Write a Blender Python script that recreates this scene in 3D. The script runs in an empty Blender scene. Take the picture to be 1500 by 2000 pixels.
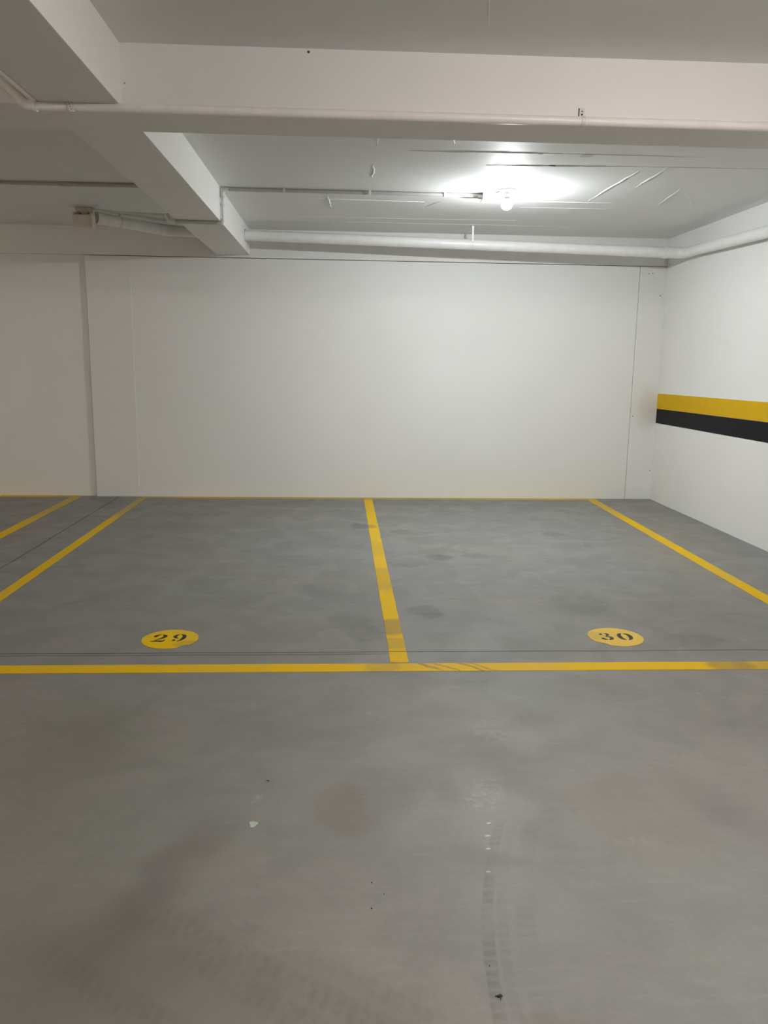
import bpy, bmesh, math, random
from mathutils import Vector, Matrix
random.seed(7)
PI = math.pi
scene = bpy.context.scene
COL = scene.collection

# ------------------------------------------------------------------ camera
cd = bpy.data.cameras.new('camera')
cam = bpy.data.objects.new('camera', cd)
COL.objects.link(cam)
cd.sensor_fit = 'VERTICAL'; cd.sensor_height = 24.0
cd.lens = 1572.5 / 2000 * 24.0
cd.clip_start = 0.05; cd.clip_end = 60
R = Vector((0.99858233, -0.05145541, 0.01362635)); U = Vector((-0.00396517, 0.183375, 0.98303504)); F = Vector((0.0530812, 0.98169545, -0.182911))
cam.matrix_world = Matrix(((R.x, U.x, -F.x, 0), (R.y, U.y, -F.y, 0), (R.z, U.z, -F.z, 1.45), (0, 0, 0, 1)))
scene.camera = cam

# ------------------------------------------------------------------ exposure and light levels
vs = scene.view_settings
vs.view_transform = 'Standard'; vs.look = 'None'; vs.exposure = 0.94; vs.gamma = 1.0; vs.use_curve_mapping = False
w = bpy.data.worlds.new('world'); scene.world = w; w.use_nodes = True
w.node_tree.nodes['Background'].inputs[0].default_value = (0, 0, 0, 1)      # closed basement: no daylight
w.node_tree.nodes['Background'].inputs[1].default_value = 0.0
BULB_MAIN = (1560.0, (0.93, 0.98, 1.0))      # bulb in the picture, cool white
BULB_AISLE = (1640.0, (1.0, 0.93, 0.88))      # next bulb on the same grid, over the viewer's bay
BULB_SIDE = (1000.0, (1.0, 0.85, 0.70))       # bulb over the aisle on the left
BULB_FAR = (1350.0, (1.0, 0.84, 0.68))        # bulb over a bay farther left

# ------------------------------------------------------------------ node helper
class NT:
    def __init__(s, name):
        s.m = bpy.data.materials.new(name); s.m.use_nodes = True
        s.t = s.m.node_tree; s.n = s.t.nodes; s.l = s.t.links
        s.b = s.n['Principled BSDF']
        s.pos = s.n.new('ShaderNodeNewGeometry').outputs['Position']
    def lk(s, a, b):
        if isinstance(a, (int, float)): b.default_value = a
        elif isinstance(a, tuple): b.default_value = a if len(a) == len(b.default_value) else (*a, 1.0)
        else: s.l.new(a, b)
    def math(s, op, a, b=0.0, clamp=False):
        n = s.n.new('ShaderNodeMath'); n.operation = op; n.use_clamp = clamp
        s.lk(a, n.inputs[0]); s.lk(b, n.inputs[1]); return n.outputs[0]
    def noise(s, scale, detail=4, rough=0.55, vec=None, dist=0.0):
        n = s.n.new('ShaderNodeTexNoise'); n.inputs['Scale'].default_value = scale
        n.inputs['Detail'].default_value = detail; n.inputs['Roughness'].default_value = rough
        n.inputs['Distortion'].default_value = dist
        s.l.new(vec or s.pos, n.inputs['Vector']); return n.outputs['Fac'], n.outputs['Color']
    def scaled(s, sx, sy, sz, vec=None):
        n = s.n.new('ShaderNodeMapping'); n.inputs['Scale'].default_value = (sx, sy, sz)
        s.l.new(vec or s.pos, n.inputs['Vector']); return n.outputs[0]
    def warp(s, amount, scale, vec=None):
        """world position pushed about by noise; coarse and fine warps each share one noise"""
        key = 'coarse' if scale < 4.5 else 'fine'
        s.cache = getattr(s, 'cache', {})
        if key not in s.cache:
            _, c = s.noise(2.6 if key == 'coarse' else 9.0, 2, 0.6)
            v = s.n.new('ShaderNodeVectorMath'); v.operation = 'SUBTRACT'; s.l.new(c, v.inputs[0]); v.inputs[1].default_value = (0.5, 0.5, 0.5)
            s.cache[key] = v.outputs[0]
        a = s.n.new('ShaderNodeVectorMath'); a.operation = 'MULTIPLY_ADD'
        s.l.new(s.cache[key], a.inputs[0]); a.inputs[1].default_value = (amount,) * 3; s.l.new(s.pos, a.inputs[2])
        return a.outputs[0]
    def ramp(s, f, lo, hi, a=0.0, b=1.0):
        n = s.n.new('ShaderNodeMapRange'); n.interpolation_type = 'SMOOTHSTEP'
        n.inputs['From Min'].default_value = lo; n.inputs['From Max'].default_value = hi
        n.inputs['To Min'].default_value = a; n.inputs['To Max'].default_value = b
        s.lk(f, n.inputs['Value']); return n.outputs['Result']
    def blob(s, c, r, rot=0.0, vec=None, soft=1.0, axis='Z'):
        n = s.n.new('ShaderNodeMapping'); n.vector_type = 'TEXTURE'
        c3 = (*c, 0) if len(c) == 2 else c
        r3 = (*r, 50) if len(r) == 2 else r
        n.inputs['Location'].default_value = c3; n.inputs['Scale'].default_value = r3
        n.inputs['Rotation'].default_value = (0, 0, rot)
        s.l.new(vec or s.pos, n.inputs['Vector'])
        g = s.n.new('ShaderNodeTexGradient'); g.gradient_type = 'SPHERICAL'; s.l.new(n.outputs[0], g.inputs[0])
        return s.ramp(g.outputs['Fac'], 0.0, soft)
    def xyz(s, vec=None):
        n = s.n.new('ShaderNodeSeparateXYZ'); s.l.new(vec or s.pos, n.inputs[0]); return n.outputs
    def band(s, v, c, half, soft):
        d = s.math('ABSOLUTE', s.math('SUBTRACT', v, c)); return s.ramp(d, half, half + soft, 1.0, 0.0)
    def mix(s, f, a, b, mode='MIX'):
        n = s.n.new('ShaderNodeMix'); n.data_type = 'RGBA'; n.blend_type = mode
        s.lk(f, n.inputs[0]); s.lk(a, n.inputs[6]); s.lk(b, n.inputs[7]); return n.outputs[2]
    def done(s, color, rough=0.6, bump=None, strength=0.2, dist=0.01, spec=0.5):
        s.lk(color, s.b.inputs['Base Color']); s.lk(rough, s.b.inputs['Roughness'])
        s.b.inputs['Specular IOR Level'].default_value = spec
        if bump is not None:
            n = s.n.new('ShaderNodeBump'); n.inputs['Strength'].default_value = strength; n.inputs['Distance'].default_value = dist
            s.l.new(bump, n.inputs['Height']); s.l.new(n.outputs[0], s.b.inputs['Normal'])
        return s.m

def simple(name, col, rough=0.5, var=0.06, scale=20, spec=0.5, metal=0.0):
    t = NT(name); f, _ = t.noise(scale, 3)
    c = t.mix(t.ramp(f, 0.3, 0.7), tuple(x * (1 - var) for x in col), tuple(min(1, x * (1 + var)) for x in col))
    t.b.inputs['Metallic'].default_value = metal
    return t.done(c, rough, f, 0.05, 0.002, spec)

# saw-cut joints in the floor slab, shared by the slab and the paint that runs over them
def joints(t):
    v = t.warp(0.02, 1.5)
    o = t.xyz(v); p = t.xyz()
    j1 = t.band(o[1], 3.893, 0.0022, 0.0035)
    j2 = t.math('MULTIPLY', t.band(o[1], 3.862, 0.002, 0.012), t.ramp(p[0], 0.15, 0.3, 0.45, 0.0))
    j3 = t.math('MULTIPLY', t.band(o[0], -2.368, 0.003, 0.006), 0.75)
    j3 = t.math('MULTIPLY', j3, t.ramp(p[1], 3.88, 3.9))
    return t.math('MAXIMUM', t.math('MAXIMUM', j1, j2), j3)

def tread(t):
    """dusty tyre prints on the slab: one curved print on the right, several crossing prints on the left"""
    v = t.warp(0.012, 9)
    p = t.xyz(v)
    dy = t.math('SUBTRACT', p[1], 1.5)
    cx = t.math('ADD', t.math('MULTIPLY', t.math('MULTIPLY', dy, dy), 0.22), 0.338)
    u = t.math('SUBTRACT', p[0], cx)
    ribs = t.math('MAXIMUM', t.band(u, 0.022, 0.013, 0.006), t.math('MULTIPLY', t.band(u, 0.062, 0.010, 0.008), 0.45))
    ribs = t.math('MAXIMUM', ribs, t.math('MULTIPLY', t.band(u, 0.125, 0.018, 0.02), 0.35))
    blocks = t.ramp(t.math('SINE', t.math('MULTIPLY', p[1], 190.0)), -0.9, 0.5, 0.45, 1.0)
    f, _ = t.noise(7, 2)
    a = t.math('MULTIPLY', t.math('MULTIPLY', ribs, blocks), t.ramp(f, 0.35, 0.6, 0.25, 1.0))
    return t.math('MULTIPLY', a, t.math('MULTIPLY', t.ramp(p[1], 2.28, 2.40, 1.0, 0.0), t.ramp(p[1], 1.2, 1.6, 0.2, 1.0)))

def crossing(t):
    out = None
    v = t.warp(0.03, 6)
    for (cx, cy, ang, ln, wd, k) in [(-0.30, 1.74, math.radians(-40), 0.42, 0.035, 0.8), (-0.16, 1.72, math.radians(-35), 0.50, 0.030, 0.75),
                                     (-0.02, 1.72, math.radians(-35), 0.40, 0.022, 0.45), (-0.48, 1.62, math.radians(-35), 0.4, 0.04, 0.8)]:
        n = t.n.new('ShaderNodeMapping'); n.vector_type = 'TEXTURE'
        n.inputs['Location'].default_value = (cx, cy, 0); n.inputs['Rotation'].default_value = (0, 0, ang)
        t.l.new(v, n.inputs['Vector']); q = t.xyz(n.outputs[0])
        lugs = t.ramp(t.math('SINE', t.math('ADD', t.math('MULTIPLY', q[0], 170.0), t.math('MULTIPLY', q[1], 60.0))), -0.5, 0.5, 0.5, 1.0)
        s = t.math('MULTIPLY', t.math('MULTIPLY', t.band(q[1], 0, wd * .6, wd), t.band(q[0], 0, ln * .6, ln * .4)), t.math('MULTIPLY', lugs, k))
        out = s if out is None else t.math('MAXIMUM', out, s)
    f, _ = t.noise(14, 3, 0.7)
    return t.math('MULTIPLY', out, t.ramp(f, 0.38, 0.62, 0.15, 1.0))

def floor_material():
    t = NT('smoothed_concrete')
    big, _ = t.noise(0.9, 3, 0.5)
    mid, _ = t.noise(3.2, 4, 0.6, dist=0.6)
    fine, _ = t.noise(55, 2, 0.7)
    trowel, _ = t.noise(1.0, 4, 0.65, vec=t.scaled(5, 26, 5))
    base = (0.245, 0.249, 0.239)
    c = t.mix(t.ramp(big, 0.35, 0.65), base, (0.262, 0.249, 0.230))
    c = t.mix(t.ramp(mid, 0.35, 0.68, 0.0, 0.55), c, (0.206, 0.208, 0.200))
    c = t.mix(t.ramp(trowel, 0.5, 0.75, 0.0, 0.35), c, (0.301, 0.301, 0.288))
    c = t.mix(t.ramp(fine, 0.35, 0.75, 0.0, 0.22), c, (0.181, 0.181, 0.172))
    wv = t.warp(0.22, 3.0); wf = t.warp(0.05, 12); wp = t.warp(0.17, 8)
    # colour differences of the cement skin, plus shade painted over the left foreground: centre, radii, rotation, colour, strength
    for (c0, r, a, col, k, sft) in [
        ((-0.95, 2.3), (1.3, 1.9), 0.1, (0.150, 0.140, 0.118), 0.42, 1.0),  # broad darkening painted into the slab colour to dim the left foreground
        ((-1.00, 2.95), (0.28, 0.50), 0.1, (0.155, 0.148, 0.112), 0.55, 0.8),
        ((-0.52, 2.05), (0.13, 0.55), -0.45, (0.120, 0.110, 0.095), 0.60, 0.8),
        ((-0.60, 1.75), (0.45, 0.40), 0.0, (0.130, 0.120, 0.095), 0.65, 0.9),
        ((-0.10, 1.62), (0.60, 0.22), -0.4, (0.165, 0.155, 0.125), 0.45, 0.9),
        ((0.02, 2.43), (0.12, 0.22), 0.1, (0.185, 0.160, 0.130), 0.60, 0.5),
        ((0.95, 2.45), (0.38, 0.42), 0.3, (0.25, 0.225, 0.19), 0.4, 0.9),
        ((1.30, 2.35), (0.16, 0.55), 0.45, (0.175, 0.155, 0.155), 0.55, 0.8),
        ((1.65, 3.05), (0.40, 0.35), 0.2, (0.180, 0.168, 0.158), 0.45, 0.8),
        ((0.75, 1.86), (0.12, 0.20), 0.5, (0.19, 0.185, 0.185), 0.45, 0.8),
        ((0.50, 1.53), (0.10, 0.09), 0.0, (0.19, 0.165, 0.12), 0.55, 0.7),
        ((0.62, 3.15), (0.50, 0.22), 0.1, (0.17, 0.17, 0.155), 0.35, 0.9),
        ((-0.15, 3.05), (0.35, 0.30), 0.1, (0.17, 0.168, 0.155), 0.35, 0.9),
        ((2.55, 6.0), (0.30, 1.5), 0.0, (0.26, 0.225, 0.18), 0.55, 0.8),
        ((2.1, 4.6), (0.55, 0.5), 0.3, (0.20, 0.178, 0.165), 0.45, 0.8),
        ((3.0, 6.8), (0.4, 1.6), 0.0, (0.25, 0.218, 0.175), 0.5, 0.8),
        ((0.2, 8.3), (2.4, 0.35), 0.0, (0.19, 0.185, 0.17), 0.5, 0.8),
        ((0.50, 7.1), (0.30, 0.5), 0.0, (0.25, 0.24, 0.19), 0.4, 0.8),
        ((-1.4, 7.0), (0.6, 1.6), 0.0, (0.205, 0.195, 0.165), 0.45, 0.8)]:
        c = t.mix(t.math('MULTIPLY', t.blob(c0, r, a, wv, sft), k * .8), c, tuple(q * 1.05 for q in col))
    # damp footprints and small worn patches
    for (c0, r, a, k) in [((0.50, 4.56), (0.145, 0.16), 0.3, .60), ((0.05, 4.40), (0.16, 0.20), 0.2, .42), ((0.75, 5.92), (0.13, 0.12), 0, .60), ((1.04, 5.97), (0.12, 0.10), 0, .35),
                          ((0.17, 7.07), (0.13, 0.13), 0, .60), ((0.53, 6.84), (0.13, 0.10), 0, .45), ((0.50, 5.68), (0.17, 0.08), .2, .42), ((1.84, 6.77), (0.13, 0.12), 0, .35),
                          ((2.02, 6.35), (0.07, 0.16), 0, .35), ((0.14, 4.17), (0.16, 0.16), .3, .35),
                          ((1.9, 4.05), (0.3, 0.14), 0, .35), ((-0.1, 5.05), (0.22, 0.2), .2, .28), ((1.45, 4.7), (0.25, 0.25), .2, .25)]:
        c = t.mix(t.math('MULTIPLY', t.blob(c0, r, a, wp, 0.5), k * 1.1), c, (0.142, 0.143, 0.136))
    # pale scuffs
    sp, _ = t.noise(30, 3, 0.75)
    for (c0, r, a, k) in [((0.475, 2.48), (0.10, 0.09), 0.3, .85), ((0.52, 2.56), (0.09, 0.14), 0.0, .5), ((0.60, 2.98), (0.11, 0.16), 0.0, .5), ((-0.278, 2.50), (0.022, 0.055), -0.5, .9),
                          ((1.61, 3.34), (0.012, 0.06), -0.2, .8), ((-1.08, 2.93), (0.035, 0.04), 0.4, .6), ((1.25, 2.75), (0.20, 0.10), 0.4, .35), ((1.9, 3.55), (0.09, 0.012), -0.25, .9), ((0.9, 2.22), (0.12, 0.03), 0, .4)]:
        m = t.math('MULTIPLY', t.blob(c0, r, a, wf, 0.6), t.ramp(sp, 0.40, 0.75))
        c = t.mix(t.math('MULTIPLY', m, k * .45), c, (0.44, 0.44, 0.41))
    for (x, y) in [(0.475, 2.335), (0.462, 2.27), (0.448, 2.205), (0.428, 2.085)]:
        c = t.mix(t.math('MULTIPLY', t.blob((x, y), (0.011, 0.006), 0.2, wf, 0.5), 0.75), c, (0.60, 0.58, 0.52))
    tr = t.math('MAXIMUM', tread(t), crossing(t))
    c = t.mix(t.math('MULTIPLY', tr, 0.40), c, (0.112, 0.109, 0.096))
    j = joints(t)
    c = t.mix(j, c, (0.035, 0.034, 0.030))
    h = t.math('ADD', t.math('MULTIPLY', trowel, 0.35), t.math('MULTIPLY', fine, 0.12))
    rough = t.ramp(mid, 0.3, 0.7, 0.50, 0.66)
    return t.done(c, rough, h, 0.22, 0.004, 0.35)

def line_material(name, col, worn):
    t = NT(name)
    n1, _ = t.noise(2.3, 3, 0.5); n2, _ = t.noise(38, 5, 0.75)
    dull = tuple(0.85 * a + 0.15 * b for a, b in zip(col, (0.42, 0.36, 0.18)))
    c = t.mix(t.ramp(n1, 0.42, 0.6), col, dull)
    c = t.mix(t.math('MULTIPLY', t.ramp(n2, 0.55, 0.72), worn), c, (0.24, 0.22, 0.14))
    wf = t.warp(0.05, 12)
    for (c0, r, a, k) in [((0.27, 4.28), (0.20, 0.16), 0.4, .60), ((0.30, 4.02), (0.20, 0.10), 0, .35), ((0.24, 7.07), (0.09, 0.10), 0, .55), ((0.28, 5.3), (0.20, 0.35), 0, .30), ((0.28, 6.2), (0.2, 0.3), 0, .18),
                          ((0.42, 3.69), (0.015, 0.12), 0.9, .6), ((0.50, 3.69), (0.012, 0.12), 0.9, .55), ((0.62, 3.69), (0.015, 0.14), 0.9, .6), ((0.68, 3.69), (0.012, 0.12), 0.9, .5),
                          ((0.20, 3.69), (0.10, 0.10), 0.5, .3), ((1.92, 3.68), (0.14, 0.10), 0, .55), ((2.1, 3.68), (0.2, 0.1), 0, .35), ((-0.80, 4.02), (0.08, 0.05), 0.5, .35), ((1.40, 4.12), (0.08, 0.08), 0.3, .2)]:
        c = t.mix(t.math('MULTIPLY', t.blob(c0, r, a, wf, 0.35), k), c, (0.27, 0.20, 0.085))
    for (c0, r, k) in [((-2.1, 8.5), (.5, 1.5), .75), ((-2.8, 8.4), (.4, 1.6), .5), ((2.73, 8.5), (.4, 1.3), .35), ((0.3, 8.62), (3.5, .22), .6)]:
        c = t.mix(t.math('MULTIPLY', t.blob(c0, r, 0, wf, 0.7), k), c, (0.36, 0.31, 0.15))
    c = t.mix(joints(t), c, (0.07, 0.055, 0.02))
    return t.done(c, 0.6, n2, 0.1, 0.002, 0.15)

def paint_material(name, col, mark=True, streak=(1.5, 1.5, 4.0), bump=0.12, patch=()):
    t = NT(name)
    a, _ = t.noise(0.8, 3); b, _ = t.noise(1.0, 4, 0.6, vec=t.scaled(*streak)); f, _ = t.noise(90, 1, 0.6)
    c = t.mix(t.ramp(a, 0.3, 0.7), col, tuple(x * y for x, y in zip(col, (0.97, 0.975, 0.965))))
    c = t.mix(t.ramp(b, 0.5, 0.8, 0.0, 0.3), c, tuple(x * 0.94 for x in col))
    wf = t.warp(0.04, 14) if patch else None
    for (c0, r, colr, k, sft) in patch:
        c = t.mix(t.math('MULTIPLY', t.blob(c0, r, 0, wf if min(r) > 0.02 else None, sft), k), c, colr)
    h = t.math('ADD', t.math('MULTIPLY', b, 0.7), t.math('MULTIPLY', f, 0.15))
    return t.done(c, 0.62, h, bump, 0.006, 0.35)

WHITE = (0.87, 0.865, 0.845)
M = {}
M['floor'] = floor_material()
M['wall'] = paint_material('white_wall_paint', WHITE, patch=[((2.1, 8.62, 0.1), (3.5, 1, 0.5), (0.86, 0.83, 0.72), 0.5, 0.9), ((-0.8, 8.62, 2.30), (0.12, 1, 0.12), (0.84, 0.79, 0.76), 0.35, 0.8)])  # wide first entry: warm bounce light from the floor painted into the wall foot
M['pillar'] = paint_material('white_pillar_paint', (0.86, 0.85, 0.825), patch=[
    ((3.30, 8.6, 0.98), (0.14, 0.5, 0.34), (0.66, 0.60, 0.50), 0.45, 0.9), ((3.22, 8.6, 2.40), (0.006, 0.5, 0.006), (0.05, 0.05, 0.05), 1, 0.2), ((3.262, 8.6, 2.405), (0.006, 0.5, 0.006), (0.05, 0.05, 0.05), 1, 0.2),
    ((3.36, 8.6, 2.18), (0.007, 0.5, 0.008), (0.25, 0.25, 0.2), 1, 0.2), ((3.155, 8.6, 0.91), (0.006, 0.5, 0.006), (0.08, 0.08, 0.08), 1, 0.2), ((3.385, 8.6, 0.32), (0.006, 0.5, 0.006), (0.15, 0.15, 0.15), 1, 0.2)])
M['ceiling'] = paint_material('white_ceiling_paint', (0.79, 0.795, 0.785), streak=(1.2, 9.0, 1.0), bump=0.35, patch=[
    ((1.25, 5.36, 2.76), (0.02, 0.02, 1), (0.15, 0.14, 0.12), .9, .3), ((1.40, 5.65, 2.76), (0.03, 0.02, 1), (0.2, 0.2, 0.18), .9, .3), ((1.55, 5.37, 2.76), (0.05, 0.05, 1), (0.45, 0.44, 0.40), .6, .3), ((1.02, 5.66, 2.76), (0.02, 0.015, 1), (0.4, 0.38, 0.35), .8, .3)])
M['beam'] = paint_material('white_beam_paint', (0.87, 0.85, 0.835), streak=(1.0, 1.0, 1.0), patch=[
    ((-0.147, 3.745, 2.745), (0.007, .05, 0.006), (0.08, .08, .08), 1, .2), ((-0.925, 3.745, 2.60), (0.005, .05, 0.004), (0.2, .2, .2), .8, .3)])
M['pipe'] = simple('white_painted_pvc', (0.87, 0.865, 0.845), 0.38, 0.03, 12)
M['pipe_warm'] = simple('cream_painted_pvc', (0.90, 0.86, 0.83), 0.38, 0.03, 12)
M['conduit'] = simple('white_conduit_plastic', (0.76, 0.75, 0.73), 0.4, 0.04, 20)
M['conduit_dull'] = simple('dull_conduit_plastic', (0.52, 0.50, 0.46), 0.5, 0.05, 20)  # darker, browner tone of the conduit plastic
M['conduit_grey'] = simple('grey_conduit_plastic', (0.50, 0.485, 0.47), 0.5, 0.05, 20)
M['metal'] = simple('painted_metal_strap', (0.72, 0.70, 0.67), 0.45, 0.08, 40)
M['dark'] = simple('dark_hole', (0.02, 0.02, 0.018), 0.9)
M['gap'] = simple('dark_gap', (0.10, 0.095, 0.085), 0.9)
M['line'] = line_material('yellow_line_paint', (0.78, 0.49, 0.0), 0.25)
M['spot_a'] = line_material('bright_yellow_disc_paint', (0.82, 0.53, 0.0), 0.1)
M['spot_b'] = line_material('pale_yellow_disc_paint', (0.80, 0.55, 0.10), 0.3)
M['black'] = simple('black_stencil_paint', (0.016, 0.013, 0.011), 0.55, 0.3, 60)
M['stripe_y'] = simple('yellow_wall_paint', (0.70, 0.43, 0.008), 0.6, 0.03, 8, 0.12)
M['stripe_b'] = simple('black_wall_paint', (0.008, 0.009, 0.011), 0.55, 0.2, 14, 0.15)
M['plastic'] = simple('beige_box_plastic', (0.74, 0.68, 0.61), 0.45, 0.04, 20)
M['terminal'] = simple('brown_terminal', (0.40, 0.27, 0.18), 0.4)
M['olive'] = simple('olive_terminal', (0.38, 0.35, 0.22), 0.5)
M['mint'] = simple('mint_paint_drip', (0.42, 0.52, 0.46), 0.5)
M['grit'] = simple('dark_grit', (0.025, 0.022, 0.02), 0.8)
M['socket'] = simple('white_socket_porcelain', (0.78, 0.79, 0.79), 0.3, 0.02)
def bulb_mat(name, sc):
    m = bpy.data.materials.new(name); m.use_nodes = True; n = m.node_tree.nodes; n.clear()
    e = n.new('ShaderNodeEmission'); o = n.new('ShaderNodeOutputMaterial'); e.inputs[0].default_value = (*sc[1], 1); e.inputs[1].default_value = sc[0]
    # LED bulb: the diffuser shines mostly forward and to the sides, little back towards its cap
    g = n.new('ShaderNodeNewGeometry'); x = n.new('ShaderNodeSeparateXYZ'); k = n.new('ShaderNodeMapRange'); l = m.node_tree.links
    l.new(g.outputs['Normal'], x.inputs[0]); l.new(x.outputs[2], k.inputs['Value']); k.interpolation_type = 'SMOOTHSTEP'
    k.inputs['From Min'].default_value = -0.60; k.inputs['From Max'].default_value = 0.05; k.inputs['To Min'].default_value = sc[0]; k.inputs['To Max'].default_value = sc[0] * 0.015
    l.new(k.outputs['Result'], e.inputs[1]); l.new(e.outputs[0], o.inputs[0]); return m

# ------------------------------------------------------------------ mesh helpers
def link_mesh(name, bm, mat, parent=None, smooth=False, loc=None):
    bmesh.ops.recalc_face_normals(bm, faces=bm.faces)
    me = bpy.data.meshes.new(name); bm.to_mesh(me); bm.free()
    me.materials.append(mat)
    if smooth:
        for p in me.polygons: p.use_smooth = True
        try: me.set_sharp_from_angle(angle=math.radians(38))
        except Exception: pass
    o = bpy.data.objects.new(name, me); COL.objects.link(o)
    if parent is not None:
        o.parent = parent
        # meshes are written in world coordinates; bring them into the parent's frame
        me.transform(Matrix.Translation(-parent.location))
    elif loc is not None:
        me.transform(Matrix.Translation(-Vector(loc))); o.location = loc
    return o
def tag(o, label, cat, group=None):
    o['label'] = label; o['category'] = cat
    if group: o['group'] = group
    return o
def struct(name, bm, mat, label, cat, **k):
    o = link_mesh(name, bm, mat, **k); o['kind'] = 'structure'; o['label'] = label; o['category'] = cat; return o
def thing(name, loc, label, cat, group=None):
    o = bpy.data.objects.new(name, None); o.empty_display_size = 0.1; COL.objects.link(o); o.location = loc
    return tag(o, label, cat, group)
def box(bm, x0, x1, y0, y1, z0, z1, bev=0.0, skew=0.0):
    vs_ = [bm.verts.new((x, y + skew * x, z)) for z in (z0, z1) for (x, y) in ((x0, y0), (x1, y0), (x1, y1), (x0, y1))]
    fs = [(0, 3, 2, 1), (4, 5, 6, 7), (0, 1, 5, 4), (1, 2, 6, 5), (2, 3, 7, 6), (3, 0, 4, 7)]
    faces = [bm.faces.new([vs_[i] for i in f]) for f in fs]
    if bev:
        es = list({e for f in faces for e in f.edges}); bmesh.ops.bevel(bm, geom=es, offset=bev, segments=2, affect='EDGES', profile=0.6)
    return vs_
def B(*a, **k):
    bm = bmesh.new(); box(bm, *a, **k); return bm
def tube(bm, pts, r, seg=20, cap=True, radii=None):
    pts = [Vector(p) for p in pts]; rings = []
    t0 = (pts[1] - pts[0]).normalized()
    nrm = t0.orthogonal().normalized()
    for i, p in enumerate(pts):
        if i == 0: t = t0
        elif i == len(pts) - 1: t = (pts[i] - pts[i - 1]).normalized()
        else: t = ((pts[i] - pts[i - 1]).normalized() + (pts[i + 1] - pts[i]).normalized()).normalized()
        nrm = (nrm - t * nrm.dot(t)).normalized(); bi = t.cross(nrm)
        rr = radii[i] if radii else r
        rings.append([bm.verts.new(p + (nrm * math.cos(a) + bi * math.sin(a)) * rr) for a in (2 * PI * k / seg for k in range(seg))])
    for a, b in zip(rings, rings[1:]):
        for k in range(seg): bm.faces.new((a[k], a[(k + 1) % seg], b[(k + 1) % seg], b[k]))
    if cap: bm.faces.new(rings[0][::-1]); bm.faces.new(rings[-1])
def bend(a, c, b, r, n=8):
    """arc of radius r through the corner c between directions c->a and c->b"""
    a, c, b = Vector(a), Vector(c), Vector(b); u = (a - c).normalized(); v = (b - c).normalized()
    ang = u.angle(v); d = r / math.tan(ang / 2)
    p0, p1 = c + u * d, c + v * d; ctr = c + (u + v).normalized() * (r / math.sin(ang / 2))
    out = []
    for i in range(n + 1):
        s = i / n; th = (p0 - ctr).angle(p1 - ctr)
        q = ((p0 - ctr) * math.sin((1 - s) * th) + (p1 - ctr) * math.sin(s * th)) / math.sin(th)
        out.append(ctr + q)
    return out
def T(pts, r, **k):
    bm = bmesh.new(); tube(bm, pts, r, **k); return bm
def lathe(bm, prof, c, seg=32):
    rings = []
    for (r, z) in prof:
        if r < 1e-5: rings.append([bm.verts.new((c[0], c[1], c[2] + z))])
        else: rings.append([bm.verts.new((c[0] + r * math.cos(2 * PI * k / seg), c[1] + r * math.sin(2 * PI * k / seg), c[2] + z)) for k in range(seg)])
    for a, b in zip(rings, rings[1:]):
        for k in range(seg):
            k2 = (k + 1) % seg
            f = [a[k % len(a)], a[k2 % len(a)], b[k2 % len(b)], b[k % len(b)]]
            f = list(dict.fromkeys(f))
            if len(f) > 2: bm.faces.new(f)
def prism(bm, poly, z0, z1):
    lo = [bm.verts.new((x, y, z0)) for x, y in poly]; hi = [bm.verts.new((x, y, z1)) for x, y in poly]
    n = len(poly); bm.faces.new(lo[::-1]); bm.faces.new(hi)
    for i in range(n): bm.faces.new((lo[i], lo[(i + 1) % n], hi[(i + 1) % n], hi[i]))

# ------------------------------------------------------------------ dimensions (metres)
D = 8.6235            # face of the rear pillars and rear beam
XR = 3.413            # right wall
ZC = 2.758            # slab underside
ZB = 2.5065           # beam soffits
LX0, LX1 = -1.278, -0.942     # beam running away from the viewer
XA, YA = -9.0, -5.0   # far ends of the garage behind / beside the viewer

# ------------------------------------------------------------------ structure
bm = bmesh.new(); box(bm, XA - .2, XR + .2, YA - .2, D + .4, -0.2, 0.0)
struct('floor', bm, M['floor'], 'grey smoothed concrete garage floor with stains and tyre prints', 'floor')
bm = bmesh.new(); box(bm, XA - .2, XR + .2, YA - .2, D + .4, ZC, ZC + 0.2)
def ridge(x0, y0, x1, y1, wd, h, n=6):
    """raised concrete seam left by the formwork boards, under the slab"""
    a, b = Vector((x0, y0, 0)), Vector((x1, y1, 0)); d = (b - a).normalized(); s = Vector((-d.y, d.x, 0)); prev = None
    for i in range(n + 1):
        f = i / n; p = a.lerp(b, f) + s * random.uniform(-1, 1) * wd * 0.25
        k = (0.35 + 0.65 * math.sin(PI * min(max(f, .06), .94))) * random.uniform(.7, 1.15)
        ring = [bm.verts.new((*(p + s * wd * .5 * k).xy, ZC + .001)), bm.verts.new((*p.xy, ZC - h * k)), bm.verts.new((*(p - s * wd * .5 * k).xy, ZC + .001))]
        if prev:
            for j in range(2): bm.faces.new((prev[j], prev[j + 1], ring[j + 1], ring[j]))
        prev = ring
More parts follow.
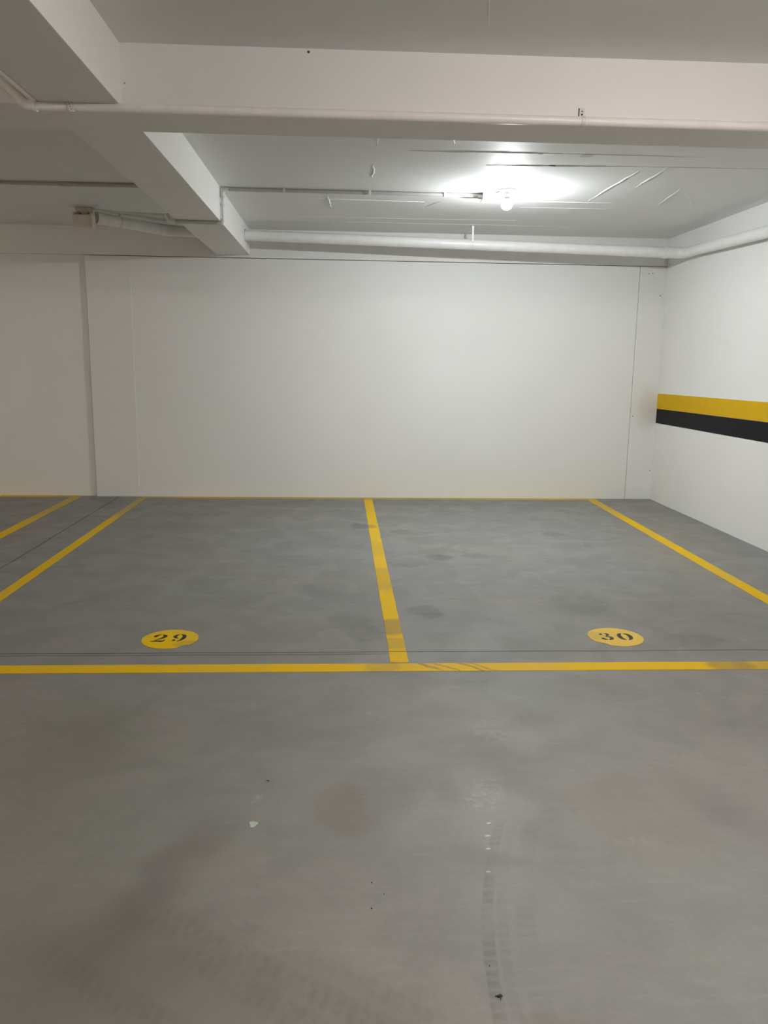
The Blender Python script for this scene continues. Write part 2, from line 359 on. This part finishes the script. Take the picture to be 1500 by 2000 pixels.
for a in [(1.99, 6.78, 2.02, 5.73, .030, .006, 9), (2.18, 6.25, 2.18, 5.65, .022, .005, 8), (2.60, 6.85, 2.53, 6.26, .02, .004, 7), (1.30, 6.86, 2.20, 6.84, .012, .005, 24),
          (0.42, 5.372, 1.39, 5.342, .014, .005, 24), (1.39, 5.342, 2.3, 5.33, .014, .003, 20), (0.96, 5.686, 1.98, 5.62, .013, .005, 24), (1.98, 5.62, 2.9, 5.58, .012, .003, 20), (0.21, 5.75, 0.21, 6.14, .028, .004, 6),
          (0.21, 4.9, 0.21, 5.3, .025, .0025, 6), (-0.12, 6.81, -0.10, 7.35, .018, .006, 8), (-0.29, 6.955, 0.68, 6.983, .012, .005, 30), (0.71, 7.2, 0.80, 6.95, .02, .004, 5), (-0.9, 7.82, 1.6, 7.76, .012, .003, 30),
          (-0.75, 8.05, 2.2, 8.03, .014, .0035, 40), (1.5, 7.12, 2.3, 7.10, .012, .003, 18), (-0.36, 4.9, -0.36, 5.15, .025, .002, 5), (0.62, 4.9, 0.68, 5.2, .02, .004, 5), (2.9, 6.9, 2.7, 6.5, .02, .003, 5),
          (0.35, 2.2, 0.62, 3.7, .010, .001, 14)]:
    ridge(*a)
struct('ceiling', bm, M['ceiling'], 'white painted concrete slab ceiling with formwork seams', 'ceiling')
# rear wall: masonry infill between pillars, the left panel set back more than the middle one
PY = D
bm = bmesh.new()
box(bm, -2.16, XR - .285 - .004, PY + 0.007, PY + 0.4, 0.0, 2.474)
box(bm, XA, -2.60, PY + 0.045, PY + 0.4, 0.0, 2.482)
struct('wall_back', bm, M['wall'], 'plain white painted rear wall behind the parking bays', 'wall')
bm = bmesh.new(); box(bm, -2.601, -2.152, PY, PY + .35, 0, 2.474, bev=0.004)
struct('pillar', bm, M['pillar'], 'white flat pillar standing proud of the rear wall on the left', 'pillar')
bm = bmesh.new(); box(bm, 3.128, XR, PY, PY + .35, 0, 2.474, bev=0.003)
struct('pillar', bm, M['pillar'], 'white flat pillar in the rear right corner with brown smudge', 'pillar')
struct('wall_right', B(XR, XR + .2, YA, D + .4, 0.0, ZC + .02), M['wall'], 'white right side wall with yellow and black stripes', 'wall')
struct('wall_left', B(XA - .2, XA, YA, D + .4, 0.0, ZC + .02), M['wall'], 'white far left side wall of the garage', 'wall')
struct('wall_front', B(XA, XR, YA - .2, YA, 0.0, ZC + .02), M['wall'], 'white wall closing the garage behind the viewer', 'wall')
# beams
SK = -0.004
struct('ceiling_beam', B(XA, XR, 3.742, 4.130, ZB, ZC + .01, bev=0.004, skew=SK), M['beam'], 'deep white beam crossing the whole ceiling above the front yellow line', 'beam')
bm = bmesh.new(); box(bm, LX0, LX1, 4.10, D + .02, ZB - .0005, ZC + .01, bev=0.004); box(bm, LX0, LX1, YA, 3.77, ZB - .0005, ZC + .01, bev=0.004)
struct('ceiling_beam', bm, M['beam'], 'white beam running lengthwise over the left bay to the rear wall', 'beam')
struct('ceiling_beam', B(XA, XR, PY - .001, PY + .35, 2.480, ZC + .01, bev=0.003), M['beam'], 'white beam along the top of the rear wall', 'beam')
struct('ceiling_beam', B(XA, XR, -0.75, -0.36, ZB, ZC + .01, bev=0.004), M['beam'], 'white cross beam behind the viewer', 'beam')

# ------------------------------------------------------------------ lamps
def lamp(x, y, power, name_mat, label, zc=2.652):
    t = thing('ceiling_lamp', (x, y, ZC), label, 'lamp', 'bare bulbs on the ceiling')
    bm = bmesh.new(); lathe(bm, [(0, 0), (0.062, 0), (0.064, -0.004), (0.060, -0.010), (0.045, -0.016), (0.03, -0.019), (0, -0.019)], (x, y, ZC))
    link_mesh('ceiling_rose', bm, M['socket'], t, True)
    bm = bmesh.new(); lathe(bm, [(0, -0.017), (0.021, -0.017), (0.023, -0.022), (0.023, -0.044), (0.0215, -0.050), (0.0215, -0.058), (0, -0.058)], (x, y, ZC))
    link_mesh('lamp_socket', bm, M['socket'], t, True)
    R_ = 0.042; cz = -0.106; top = 46
    bm = bmesh.new(); lathe(bm, [(0, -0.056), (0.0150, -0.056), (0.0165, -0.062), (0.022, -0.070), (R_ * math.cos(math.radians(top)) + .0006, cz + R_ * math.sin(math.radians(top))), (0, cz + R_ * math.sin(math.radians(top)))], (x, y, ZC))
    link_mesh('bulb_collar', bm, M['socket'], t, True)
    bm = bmesh.new(); prof = [(0, cz + R_ * math.sin(math.radians(top)) - .0004)]
    nr = 10 if y > 6 else 6
    for i in range(nr + 1):
        a = math.radians(top - i * ((90 + top) / nr)); prof.append((R_ * math.cos(a), cz + R_ * math.sin(a) - .0005))
    prof[-1] = (0, cz - R_)
    lathe(bm, prof, (x, y, ZC), 24 if y > 6 else 12); link_mesh('bulb_dome', bm, bulb_mat(name_mat, power), t, True)
    return t
lamp(1.258, 6.44, BULB_MAIN, 'cool_bulb_glow', 'lit bare white bulb hanging in a socket under the rear ceiling')
lamp(1.40, 1.60, BULB_AISLE, 'warm_bulb_glow', 'lit bare bulb over the aisle in front of the bays')
lamp(-3.1, 0.25, BULB_SIDE, 'side_bulb_glow', 'lit bare bulb over the aisle of the neighbouring bay')

lamp(-6.8, 5.6, BULB_FAR, 'far_bulb_glow', 'lit bare bulb under the ceiling two bays to the left')

# junction box beside the lamp in the picture
def rounded_box_part(name, parent, mat, *a, bev=0.004): return link_mesh(name, B(*a, bev=bev), mat, parent, True)
t = thing('junction_box', (1.140, 6.59, ZC), 'small white junction box on the ceiling beside the glowing bulb', 'junction box')
rounded_box_part('box_body', t, M['conduit'], 1.090, 1.185, 6.54, 6.64, ZC - .050, ZC - .001)
rounded_box_part('box_lid', t, M['conduit'], 1.085, 1.190, 6.535, 6.645, ZC - .060, ZC - .048, bev=0.003)
for sx, sy in ((1.097, 6.548), (1.178, 6.632)):
    bm = bmesh.new(); lathe(bm, [(0, 0), (.005, 0), (.005, -.002), (0, -.003)], (sx, sy, ZC - .060), 12); link_mesh('screw', bm, M['metal'], t)
link_mesh('conduit_hub', T([(1.060, 6.603, ZC - .026), (1.093, 6.600, ZC - .026)], .018), M['conduit'], t, True)
link_mesh('cable_neck', T([(1.183, 6.56, ZC - .014), (1.215, 6.50, ZC - .012)], .010), M['conduit'], t, True)

# ------------------------------------------------------------------ conduits
def clip(parent, p, axis, r, mat, name='conduit_clip'):
    """U shaped saddle: strap around a conduit fixed to the ceiling above it"""
    bm = bmesh.new(); c = Vector(p); prev = None; w_ = 0.009
    prof = [(-r * 1.9, r), (-r * 1.15, r * .9)] + [(r * 1.15 * math.cos(a), r * 1.15 * math.sin(a)) for a in (math.radians(180 + 22.5 * i) for i in range(9))] + [(r * 1.15, r * .9), (r * 1.9, r)]
    for (u, v) in prof:
        q = [c + (Vector((d, u * s_, v * s_)) if axis == 'X' else Vector((u * s_, d, v * s_))) for d in (-w_, w_) for s_ in (1.0, 1.12)]
        ring = [bm.verts.new(x) for x in (q[0], q[1], q[3], q[2])]
        if prev:
            for j in range(4): bm.faces.new((prev[j], prev[(j + 1) % 4], ring[(j + 1) % 4], ring[j]))
        else: bm.faces.new(ring)
        prev = ring
    bm.faces.new(prev[::-1]); return link_mesh(name, bm, mat, parent)

rc = 0.0135; zc = ZC - rc - .002; xf = LX1 + rc + .001
t = thing('electrical_conduit', (LX1 + .02, 6.60, ZC), 'thin white conduit from the glowing bulb along the ceiling and around the lengthwise beam', 'conduit')
c1 = (xf + .004, 6.605, zc - .004)
link_mesh('ceiling_run', T([(xf + .03, 6.605, zc), (1.075, 6.603, zc)], rc), M['conduit_grey'], t, True)
e = bend((1, 6.605, zc - .004), c1, (c1[0], 6.605, 2.0), .03)
link_mesh('elbow', T([(xf + .05, 6.605, zc - .003)] + e + [(c1[0], 6.605, zc - .06)], .0185), M['conduit'], t, True)
link_mesh('vertical_run', T([(c1[0], 6.605, zc - .05), (c1[0], 6.600, ZB - .008)], .0115), M['conduit'], t, True)
link_mesh('conduit_coupling', T([(c1[0], 6.604, 2.640), (c1[0], 6.604, 2.622)], .0165), M['conduit'], t, True)
zs = ZB - .0145
link_mesh('elbow', T([(c1[0], 6.60, ZB + .02)] + bend((c1[0], 6.60, 3), (c1[0], 6.60, zs), (-2, 6.60, zs), .018) + [(c1[0] - .045, 6.599, zs)], .0155), M['conduit'], t, True)
link_mesh('soffit_run', T([(c1[0] - .03, 6.60, zs), (-1.30, 6.57, zs)], .0125), M['conduit_dull'], t, True)
link_mesh('elbow', T([(-1.285, 6.57, zs)] + bend((-1.2, 6.57, zs), (-1.325, 6.572, zs), (-1.37, 6.60, 2.56), .02) + [(-1.352, 6.59, 2.545)], .018), M['conduit'], t, True)
link_mesh('slanting_cable', T([(-1.350, 6.588, 2.543), (-1.64, 6.92, 2.604), (-1.93, 7.27, 2.668), (-2.205, 7.60, 2.742)], .008), M['conduit_dull'], t, True)
clip(t, (0.213, 6.604, zc), 'X', rc * 1.25, M['socket'])
clip(t, (0.80, 6.603, zc), 'X', rc, M['conduit']); clip(t, (-0.45, 6.605, zc), 'X', rc, M['conduit'])

t = thing('electrical_conduit', (-1.6, 6.56, ZC), 'dim conduit under the dark ceiling left of the lengthwise beam', 'conduit')
link_mesh('ceiling_run', T([(-1.279, 6.55, zc - .001), (-2.10, 6.562, zc - .001)], .0145), M['conduit_dull'], t, True)
link_mesh('ceiling_run', T([(-2.08, 6.562, zc), (-8.9, 6.66, zc)], .0125), M['conduit_dull'], t, True)
link_mesh('conduit_coupling', T([(-2.06, 6.562, zc - .001), (-2.13, 6.563, zc - .001)], .0165), M['conduit_dull'], t, True)
clip(t, (-3.0, 6.577, zc), 'X', .0135, M['conduit_dull'])

t = thing('edge_conduit', (-1.295, 3.0, ZB), 'slim pale conduit running towards the viewer beside the lengthwise beam edge', 'conduit')
link_mesh('conduit_run', T([(-1.296, 3.735, ZB + .008), (-1.296, -0.35, ZB + .008)], .013), M['pipe_warm'], t, True)
link_mesh('conduit_coupling', T([(-1.296, 3.730, ZB + .008), (-1.296, 3.70, ZB + .008)], .0165), M['pipe_warm'], t, True)

# ------------------------------------------------------------------ drain pipe along the rear wall and the right wall
rp = 0.050
P0 = Vector((LX1 - .01, 8.225, 2.642)); P1 = Vector((3.335, 8.06, 2.540)); P2 = Vector((3.335, -0.36, 2.455))
P2 = P1 + (Vector((3.335, 6.44, 2.498)) - P1).normalized() * 6.0
d01 = (P1 - P0).normalized(); d12 = (P2 - P1).normalized()
t = thing('drain_pipe', tuple(P1), 'thick white drain pipe below the rear ceiling, bending along the right wall', 'pipe')
pc = P0.lerp(P1, (2.785 - P0.x) / (P1.x - P0.x))
link_mesh('pipe_length', T([P0, pc], rp, seg=28), M['pipe'], t, True)
link_mesh('pipe_length', T([pc, P1 - d01 * .13], rp * 1.03, seg=28), M['pipe'], t, True)
link_mesh('coupling_rim', T([pc - d01 * .045, pc + d01 * .004], rp * 1.09, seg=28), M['pipe'], t, True)
link_mesh('elbow', T([P1 - d01 * .17] + bend(P0, P1, P2, .085, 10) + [P1 + d12 * .16], rp * 1.07, seg=28), M['pipe'], t, True)
for a, b in ((P1 - d01 * .19, P1 - d01 * .155), (P1 + d12 * .135, P1 + d12 * .165)):
    link_mesh('elbow_rim', T([a, b], rp * 1.15, seg=28), M['pipe'], t, True)
link_mesh('pipe_length', T([P1 + d12 * .14, P2], rp * .98, seg=28), M['pipe'], t, True)
link_mesh('sleeve_gap', T([P0 + d01 * .009, P0 + d01 * .0125], rp * 1.07, seg=28), M['gap'], t, True)
# perforated hanger strap in the middle
h = P0.lerp(P1, (1.262 - P0.x) / (P1.x - P0.x))
bm = bmesh.new(); tube(bm, [h - d01 * .010, h + d01 * .010], rp * 1.03, seg=28)
box(bm, h.x - .010, h.x + .010, h.y - .0015 - rp * .9, h.y + .0015 - rp * .9, h.z + .01, ZC - .0005)
box(bm, h.x - .010, h.x + .010, h.y - .045, h.y - .010, ZC - .004, ZC - .0005)
link_mesh('hanger_strap', bm, M['socket'], t)

# left bay drain pipe, sloping from the electrical box to the beam
Q0 = Vector((-2.12, 7.79, 2.685)); Q1 = Vector((-1.69, 8.215, 2.668)); Q2 = Vector((LX0 + .01, 8.22, 2.655))
t = thing('drain_pipe', tuple(Q1), 'dull drain pipe slanting between the beige box and the lengthwise beam', 'pipe')
q = Q0 + (Q0 - Q1).normalized() * .12
link_mesh('pipe_length', T([q, Q1 - (Q1 - Q0).normalized() * .04], rp, seg=28), M['pipe'], t, True)
link_mesh('pipe_end_collar', T([q, q + (Q1 - Q0).normalized() * .035], rp * 1.08, seg=28), M['pipe'], t, True)
link_mesh('elbow', T([Q1 + (Q0 - Q1).normalized() * .09] + bend(Q0, Q1, Q2, .10, 6) + [Q1 + (Q2 - Q1).normalized() * .09], rp * 1.08, seg=28), M['pipe'], t, True)
link_mesh('pipe_length', T([Q1 + (Q2 - Q1).normalized() * .06, Q2], rp, seg=28), M['pipe'], t, True)
hq = Q0.lerp(Q1, .18)
bm = bmesh.new(); box(bm, hq.x - .010, hq.x + .010, hq.y - .002, hq.y + .002, hq.z + rp * .9, ZC - .0005); box(bm, hq.x - .012, hq.x + .04, hq.y - .010, hq.y + .010, ZC - .005, ZC - .0005)
tube(bm, [hq - (Q1 - Q0).normalized() * .01, hq + (Q1 - Q0).normalized() * .01], rp * 1.03, seg=28)
link_mesh('hanger_strap', bm, M['metal'], t)

# ------------------------------------------------------------------ slim pipe along the cross beam
ra = 0.0195
def yface(x): return 3.742 + SK * x
A0 = Vector((-1.315, yface(-1.3) - .0, 2.496)); A0.y -= .0262; A1 = Vector((3.26, yface(3.26) - .0262, 2.492)); A2 = A0 + Vector((-.70, 0, .78)) * .30
A0 = Vector((-1.335, A0.y, 2.494)); A2 = Vector((-1.50, A0.y, 2.664))
da = (A1 - A0).normalized(); dd = (A2 - A0).normalized()
t = thing('water_pipe', tuple(A0), 'slim white pipe running along the lower edge of the wide cross beam', 'pipe')
link_mesh('pipe_length', T([A0 + da * .03, A1], ra, seg=20), M['pipe_warm'], t, True)
link_mesh('elbow', T([A0 + dd * .05] + bend(A2, A0, A1, .035, 6) + [A0 + da * .045], ra * 1.14, seg=20), M['pipe_warm'], t, True)
link_mesh('elbow_rim', T([A0 + da * .035, A0 + da * .047], ra * 1.3, seg=20), M['pipe_warm'], t, True)
link_mesh('branch_length', T([A0 + dd * .03, Vector((A2.x, A2.y, A2.z))] + [A2 + Vector((-.05, 0, .06))], ra, seg=20), M['pipe_warm'], t, True)
# metal clamps with bolt holes
def sub(name, bm, mat, part, root, smooth=False):
    """sub-part: mesh in world coordinates, child of a part that sits at its thing's origin"""
    o = link_mesh(name, bm, mat, None, smooth); o.data.transform(Matrix.Translation(-root.location)); o.parent = part; return o
def strap(x, tilt, up, dn, holes):
    k0 = (x - A0.x) / da.x; y = A0.y + da.y * k0; z = A0.z + da.z * k0; c = Vector((x, y, z))
    cl = bmesh.new(); tube(cl, [c - da * .008, c + da * .008], ra * 1.10, seg=20)
    yf = y - ra - .001 if dn > 0.01 else yface(x)
    vs_ = box(cl, x - .011, x + .011, yf - .004, yf - .001, z - dn, z + up)
    for v in vs_: v.co.x += (z - v.co.z) * tilt
    s = link_mesh('pipe_clamp', cl, M['metal'], t)
    for (dz, rr) in holes:
        xx = x - dz * tilt; hb = bmesh.new(); tube(hb, [(xx, yf - .0055, z + dz), (xx, yf - .0038, z + dz)], rr, seg=10); sub('bolt_hole', hb, M['dark'], s, t)
    if dn <= 0.01:
        hb = bmesh.new(); box(hb, x - .0145, x - .0115, yf - .006, yf - .001, z + ra * .9, z + up); sub('clamp_flange', hb, M['gap'], s, t)
strap(-1.145, 0.38, .027, .027, [(.014, .0032), (.002, .0016), (-.008, .0016), (-.017, .0016)])
strap(1.045, 0.0, .060, .0, [(.047, .003), (.034, .0038)])

# ------------------------------------------------------------------ electrical box with open terminals
t = thing('electrical_box', (-2.29, 7.58, ZC), 'beige square electrical box under the dark ceiling, small terminals on top', 'electrical box')
bx0, bx1, by = -2.372, -2.215, 7.56
link_mesh('box_body', B(bx0, bx1, by, by + .09, 2.585, 2.690, bev=.004), M['plastic'], t, True)
link_mesh('back_plate', B(bx0 + .01, bx1 + .012, by + .06, by + .10, 2.60, ZC - .001, bev=.004), M['plastic'], t, True)
link_mesh('side_cover', B(bx1 + .001, bx1 + .018, by - .006, by + .10, 2.578, 2.700, bev=.003), M['plastic'], t, True)
for i, (tx, mt) in enumerate(((bx0 + .006, M['socket']), (bx0 + .052, M['terminal']), (bx0 + .125, M['olive']))):
    bm = bmesh.new(); tube(bm, [(tx, by + .058, 2.708), (tx, by + .02, 2.708), (tx, by + .012, 2.708)], .012, seg=14, radii=[.012, .013, .009])
    o = link_mesh('terminal', bm, mt, t, True); o['label'] = ('white terminal', 'brown terminal', 'olive terminal')[i]

# ------------------------------------------------------------------ painted lines on the floor
def line(x0, y0, x1, y1, wd, label, wav=0.0015):
    """strip of line paint, centre line from (x0, y0) to (x1, y1), with slightly uneven edges"""
    a, b = Vector((x0, y0)), Vector((x1, y1)); n = max(2, int((b - a).length / .08)); d = (b - a).normalized(); s = Vector((-d.y, d.x))
    L_, R_ = [], []
    for i in range(n + 1):
        p = a.lerp(b, i / n); L_.append(p + s * (wd / 2 + random.uniform(-wav, wav))); R_.append(p - s * (wd / 2 + random.uniform(-wav, wav)))
    bm = bmesh.new(); lo = {}
    def quadstrip(z): return [(bm.verts.new((l.x, l.y, z)), bm.verts.new((r.x, r.y, z))) for l, r in zip(L_, R_)]
    top, bot = quadstrip(.0022), quadstrip(0.0002)
    for i in range(n):
        bm.faces.new((top[i][0], top[i][1], top[i + 1][1], top[i + 1][0])); bm.faces.new((bot[i][1], bot[i][0], bot[i + 1][0], bot[i + 1][1]))
        bm.faces.new((top[i][0], top[i + 1][0], bot[i + 1][0], bot[i][0])); bm.faces.new((top[i + 1][1], top[i][1], bot[i][1], bot[i + 1][1]))
    bm.faces.new((top[0][1], top[0][0], bot[0][0], bot[0][1])); bm.faces.new((top[-1][0], top[-1][1], bot[-1][1], bot[-1][0]))
    return tag(link_mesh('parking_line', bm, M['line'], loc=((x0 + x1) / 2, (y0 + y1) / 2, 0)), label, 'parking line', 'yellow parking lines on the floor')
YF = 3.742
line(0.289, YF, 0.288, 8.535, .089, 'yellow line on the floor dividing bay 29 from bay 30')
line(-2.085, YF, -2.098, 8.535, .077, 'yellow floor line bounding bay 29 on its left side')
line(2.695, YF, 2.734, 8.535, .098, 'yellow floor line bounding bay 30, beside the striped right wall')
line(-2.800, 3.744, -2.812, 8.575, .098, 'yellow floor line at the far left, beyond the thin lengthwise floor joint')
line(-2.125, 8.578, 2.785, 8.578, .084, 'faint yellow line along the foot of the rear wall across both bays')
line(-5.8, 8.621, -2.765, 8.621, .090, 'faint yellow line at the foot of the far left wall panel')
line(-2.126, 3.682, 2.745, 3.675, .100, 'long yellow line crossing the front of bays 29 and 30')
line(-5.8, 3.694, -2.75, 3.694, .100, 'yellow line closing the front of the neighbouring bay')

# ------------------------------------------------------------------ numbered discs
def stroke(bm, pts, z0, z1, fx):
    """brush stroke of varying width through (x, y, width) points, as a flat solid"""
    n = len(pts); P = []
    def cr(i, s):
        q = [pts[max(0, min(n - 1, k))] for k in (i - 1, i, i + 1, i + 2)]
        return [0.5 * (2 * b + (c - a) * s + (2 * a - 5 * b + 4 * c - d) * s * s + (3 * b - a - 3 * c + d) * s ** 3) for a, b, c, d in zip(*q)]
    for i in range(n - 1):
        for k in range(5): P.append(cr(i, k / 5))
    P.append(list(pts[-1])); Lf, Rt = [], []
    for i, (x, y, w_) in enumerate(P):
        w_ *= 1.2
        a = P[max(0, i - 1)]; b = P[min(len(P) - 1, i + 1)]; d = Vector((b[0] - a[0], b[1] - a[1])).normalized(); w_ = max(w_, .02)
        Lf.append((x - d.y * w_ / 2, y + d.x * w_ / 2)); Rt.append((x + d.y * w_ / 2, y - d.x * w_ / 2))
    m = len(P); T_ = [[bm.verts.new((*fx(*p), z)) for p in side] for z in (z0, z1) for side in (Lf, Rt)]
    lb, rb, lt, rt = T_
    for i in range(m - 1):
        bm.faces.new((lt[i], rt[i], rt[i + 1], lt[i + 1])); bm.faces.new((rb[i], lb[i], lb[i + 1], rb[i + 1]))
        bm.faces.new((lb[i], lt[i], lt[i + 1], lb[i + 1])); bm.faces.new((rt[i], rb[i], rb[i + 1], rt[i + 1]))
    bm.faces.new((lt[0], lb[0], rb[0], rt[0])); bm.faces.new((lb[-1], lt[-1], rt[-1], rb[-1]))
def dot(bm, x, y, r, z0, z1, fx, sq=1.0):
    prism(bm, [fx(x + r * math.cos(2 * PI * k / 16), y + r * sq * math.sin(2 * PI * k / 16)) for k in range(16)], z0, z1)
GLYPH = {
 '2': [[(.08, .98, .12), (.14, 1.08, .24), (.20, 1.26, .22), (.36, 1.42, .12), (.52, 1.47, .05)],
       [(.60, 1.46, .05), (.80, 1.32, .20), (.86, 1.08, .26), (.74, .80, .20), (.50, .52, .11), (.26, .30, .06)],
       [(-.02, .04, .05), (.22, .12, .14), (.55, .13, .20), (.82, .10, .18), (.94, .28, .08), (.99, .44, .04)]],
 '9': [[(.44, 1.47, .05), (.20, 1.30, .20), (.12, 1.05, .27), (.20, .82, .20), (.38, .70, .10), (.50, .67, .05)],
       [(.54, 1.48, .05), (.84, 1.30, .24), (.93, .95, .30), (.86, .55, .26), (.66, .20, .14), (.44, .03, .05)]],
 '3': [[(.54, 1.48, .05), (.74, 1.34, .18), (.78, 1.14, .22), (.66, .94, .12), (.52, .86, .05)],
       [(.48, .78, .05), (.80, .66, .20), (.90, .44, .28), (.80, .20, .22), (.56, .04, .06)],
       [(.06, .46, .16), (.14, .30, .24), (.28, .14, .16), (.44, .04, .06)]],
 '0': [[(.44, 1.47, .05), (.18, 1.22, .22), (.10, .76, .28), (.18, .30, .22), (.42, .05, .05)],
       [(.56, 1.46, .05), (.84, 1.20, .22), (.92, .74, .28), (.82, .30, .22), (.58, .04, .05)]],
}
DOTS = {'9': [(.16, .27, .15, 1.0)], '3': [(.20, 1.24, .14, 1.05)]}
def number_disc(cx, cy, r, notch, mat, digits, label):
    t = thing('parking_number', (cx, cy, 0), label, 'parking number')
    poly = []
    for k in range(96):
        a = 2 * PI * k / 96; d = math.degrees(a) % 360; rr = r * (1 + .006 * math.sin(5 * a + cx))
        for (n0, n1, dep) in notch:
            if n0 <= d <= n1: rr -= dep * r * math.sin(PI * (d - n0) / (n1 - n0)) ** .7
        poly.append((cx + rr * math.cos(a), cy + rr * math.sin(a)))
    bm = bmesh.new(); prism(bm, poly, .0002, .0022); link_mesh('disc', bm, mat, t)
    for ch, x0, wd, y0, rot in digits:
        c, s = math.cos(rot), math.sin(rot)
        def fx(u, v, x0=x0, wd=wd, y0=y0):
            X, Y = u * wd, v / 1.5 * 0.112; return (x0 + X * c - Y * s, y0 + X * s + Y * c)
        bm = bmesh.new()
        for st in GLYPH[ch]: stroke(bm, st, .0021, .0030, fx)
        for (u, v, rr, sq) in DOTS.get(ch, []): dot(bm, u, v, rr, .0021, .0030, fx, sq)
        link_mesh('digit', bm, M['black'], t)
    return t
number_disc(-0.897, 4.100, .146, [(296, 322, .10)], M['spot_a'], [('2', -0.990, .070, 4.054, 0), ('9', -0.884, .060, 4.056, 0)], 'bright yellow floor disc with the black stencilled number 29')
number_disc(1.489, 4.101, .147, [(212, 240, .09)], M['spot_b'], [('3', 1.405, .062, 4.050, -.03), ('0', 1.505, .070, 4.047, -.03)], 'pale yellow floor disc with the black stencilled number 30')

# ------------------------------------------------------------------ stripes on the right wall
def stripe(name, top, bot, mat, label):
    ys = [8.618, 7.9, 7.1, 6.3, 5.0, 3.0, 0.0, YA + .001]; bm = bmesh.new(); rows = []
    def at(tbl, y):
        (ya, za), (yb, zb) = tbl
        return za + (zb - za) * (min(max((ya - y) / (ya - yb), 0), 1.2))
    for y in ys:
        j = random.uniform(-.0015, .0015)
        rows.append([bm.verts.new((XR - d, y, z)) for (d, z) in ((.0005, at(bot, y) + j), (.0025, at(bot, y) + j), (.0025, at(top, y) + j), (.0005, at(top, y) + j))])
    for a, b in zip(rows, rows[1:]):
        for k in range(4): bm.faces.new((a[k], a[(k + 1) % 4], b[(k + 1) % 4], b[k]))
    bm.faces.new(rows[0]); bm.faces.new(rows[-1][::-1])
    return tag(link_mesh(name, bm, mat, loc=(XR, 6.0, 1.0)), label, 'wall stripe', 'painted stripes on the right wall')
stripe('wall_stripe', ((8.618, 1.158), (6.3, 1.175)), ((8.618, .996), (6.3, 1.019)), M['stripe_y'], 'wide yellow band painted along the right wall, above the black band')
stripe('wall_stripe', ((8.618, .9955), (6.3, 1.0185)), ((8.618, .842), (6.3, .857)), M['stripe_b'], 'wide black band painted along the right wall, under the yellow band')

# ------------------------------------------------------------------ small things on the floor
bm = bmesh.new(); poly = []
for k in range(24):
    a = 2 * PI * k / 24; rr = .0125 * (1 + .18 * math.sin(3 * a + .6) + .08 * math.sin(5 * a)); poly.append((-0.275 + rr * math.cos(a), 2.352 + rr * 1.35 * math.sin(a)))
prism(bm, poly, .0002, .0014); tag(link_mesh('paint_drip', bm, M['mint'], loc=(-0.275, 2.352, 0)), 'small pale mint paint blob on the grey floor in the left foreground', 'paint drip')
def crumb(x, y, s, parts, label, rot=0.0, name='grit'):
    bm = bmesh.new()
    for (dx, dy, sx, sy, sz) in parts:
        r_ = bmesh.ops.create_icosphere(bm, subdivisions=2, radius=1)
        for v in r_['verts']:
            q = Vector((v.co.x * sx * s, v.co.y * sy * s, v.co.z * sz * s)) * (1 + random.uniform(-.18, .18)); q.x += dx * s; q.y += dy * s
            c_, s_ = math.cos(rot), math.sin(rot); v.co = (x + q.x * c_ - q.y * s_, y + q.x * s_ + q.y * c_, q.z + sz * s * .8)
    return tag(link_mesh(name, bm, M['grit'], smooth=True, loc=(x, y, 0)), label, 'grit')
crumb(0.372, 1.621, .0040, [(0, 0, 1.1, .8, .6), (1.2, .3, .9, .8, .5), (-1.5, .1, .9, .4, .4), (.6, -1.4, .3, 1.2, .3), (.8, 1.2, .5, .8, .3), (-.6, -.6, .5, .4, .3)], 'dark crumpled bit of debris at the end of the tyre print', name='crumpled_scrap')
crumb(0.367, 1.718, .0016, [(0, 0, 1, 1.2, .7)], 'tiny dark crumb inside the curved tyre print')
crumb(0.090, 2.048, .0019, [(0, 0, 1, 1, .7)], 'tiny dark crumb, farther one of three in the foreground centre')
crumb(0.123, 1.996, .0015, [(0, 0, 1, 1, .7)], 'tiny dark crumb, rightmost of three in the foreground centre')
crumb(0.086, 1.938, .0021, [(0, 0, 1, 1, .7)], 'tiny dark crumb, nearest of three in the foreground centre')
crumb(-0.254, 2.622, .0026, [(0, 0, 2.6, .8, .6), (1.2, -.4, 1.2, .6, .4)], 'short dark sliver on the floor behind the mint paint blob', rot=-.5, name='sliver')
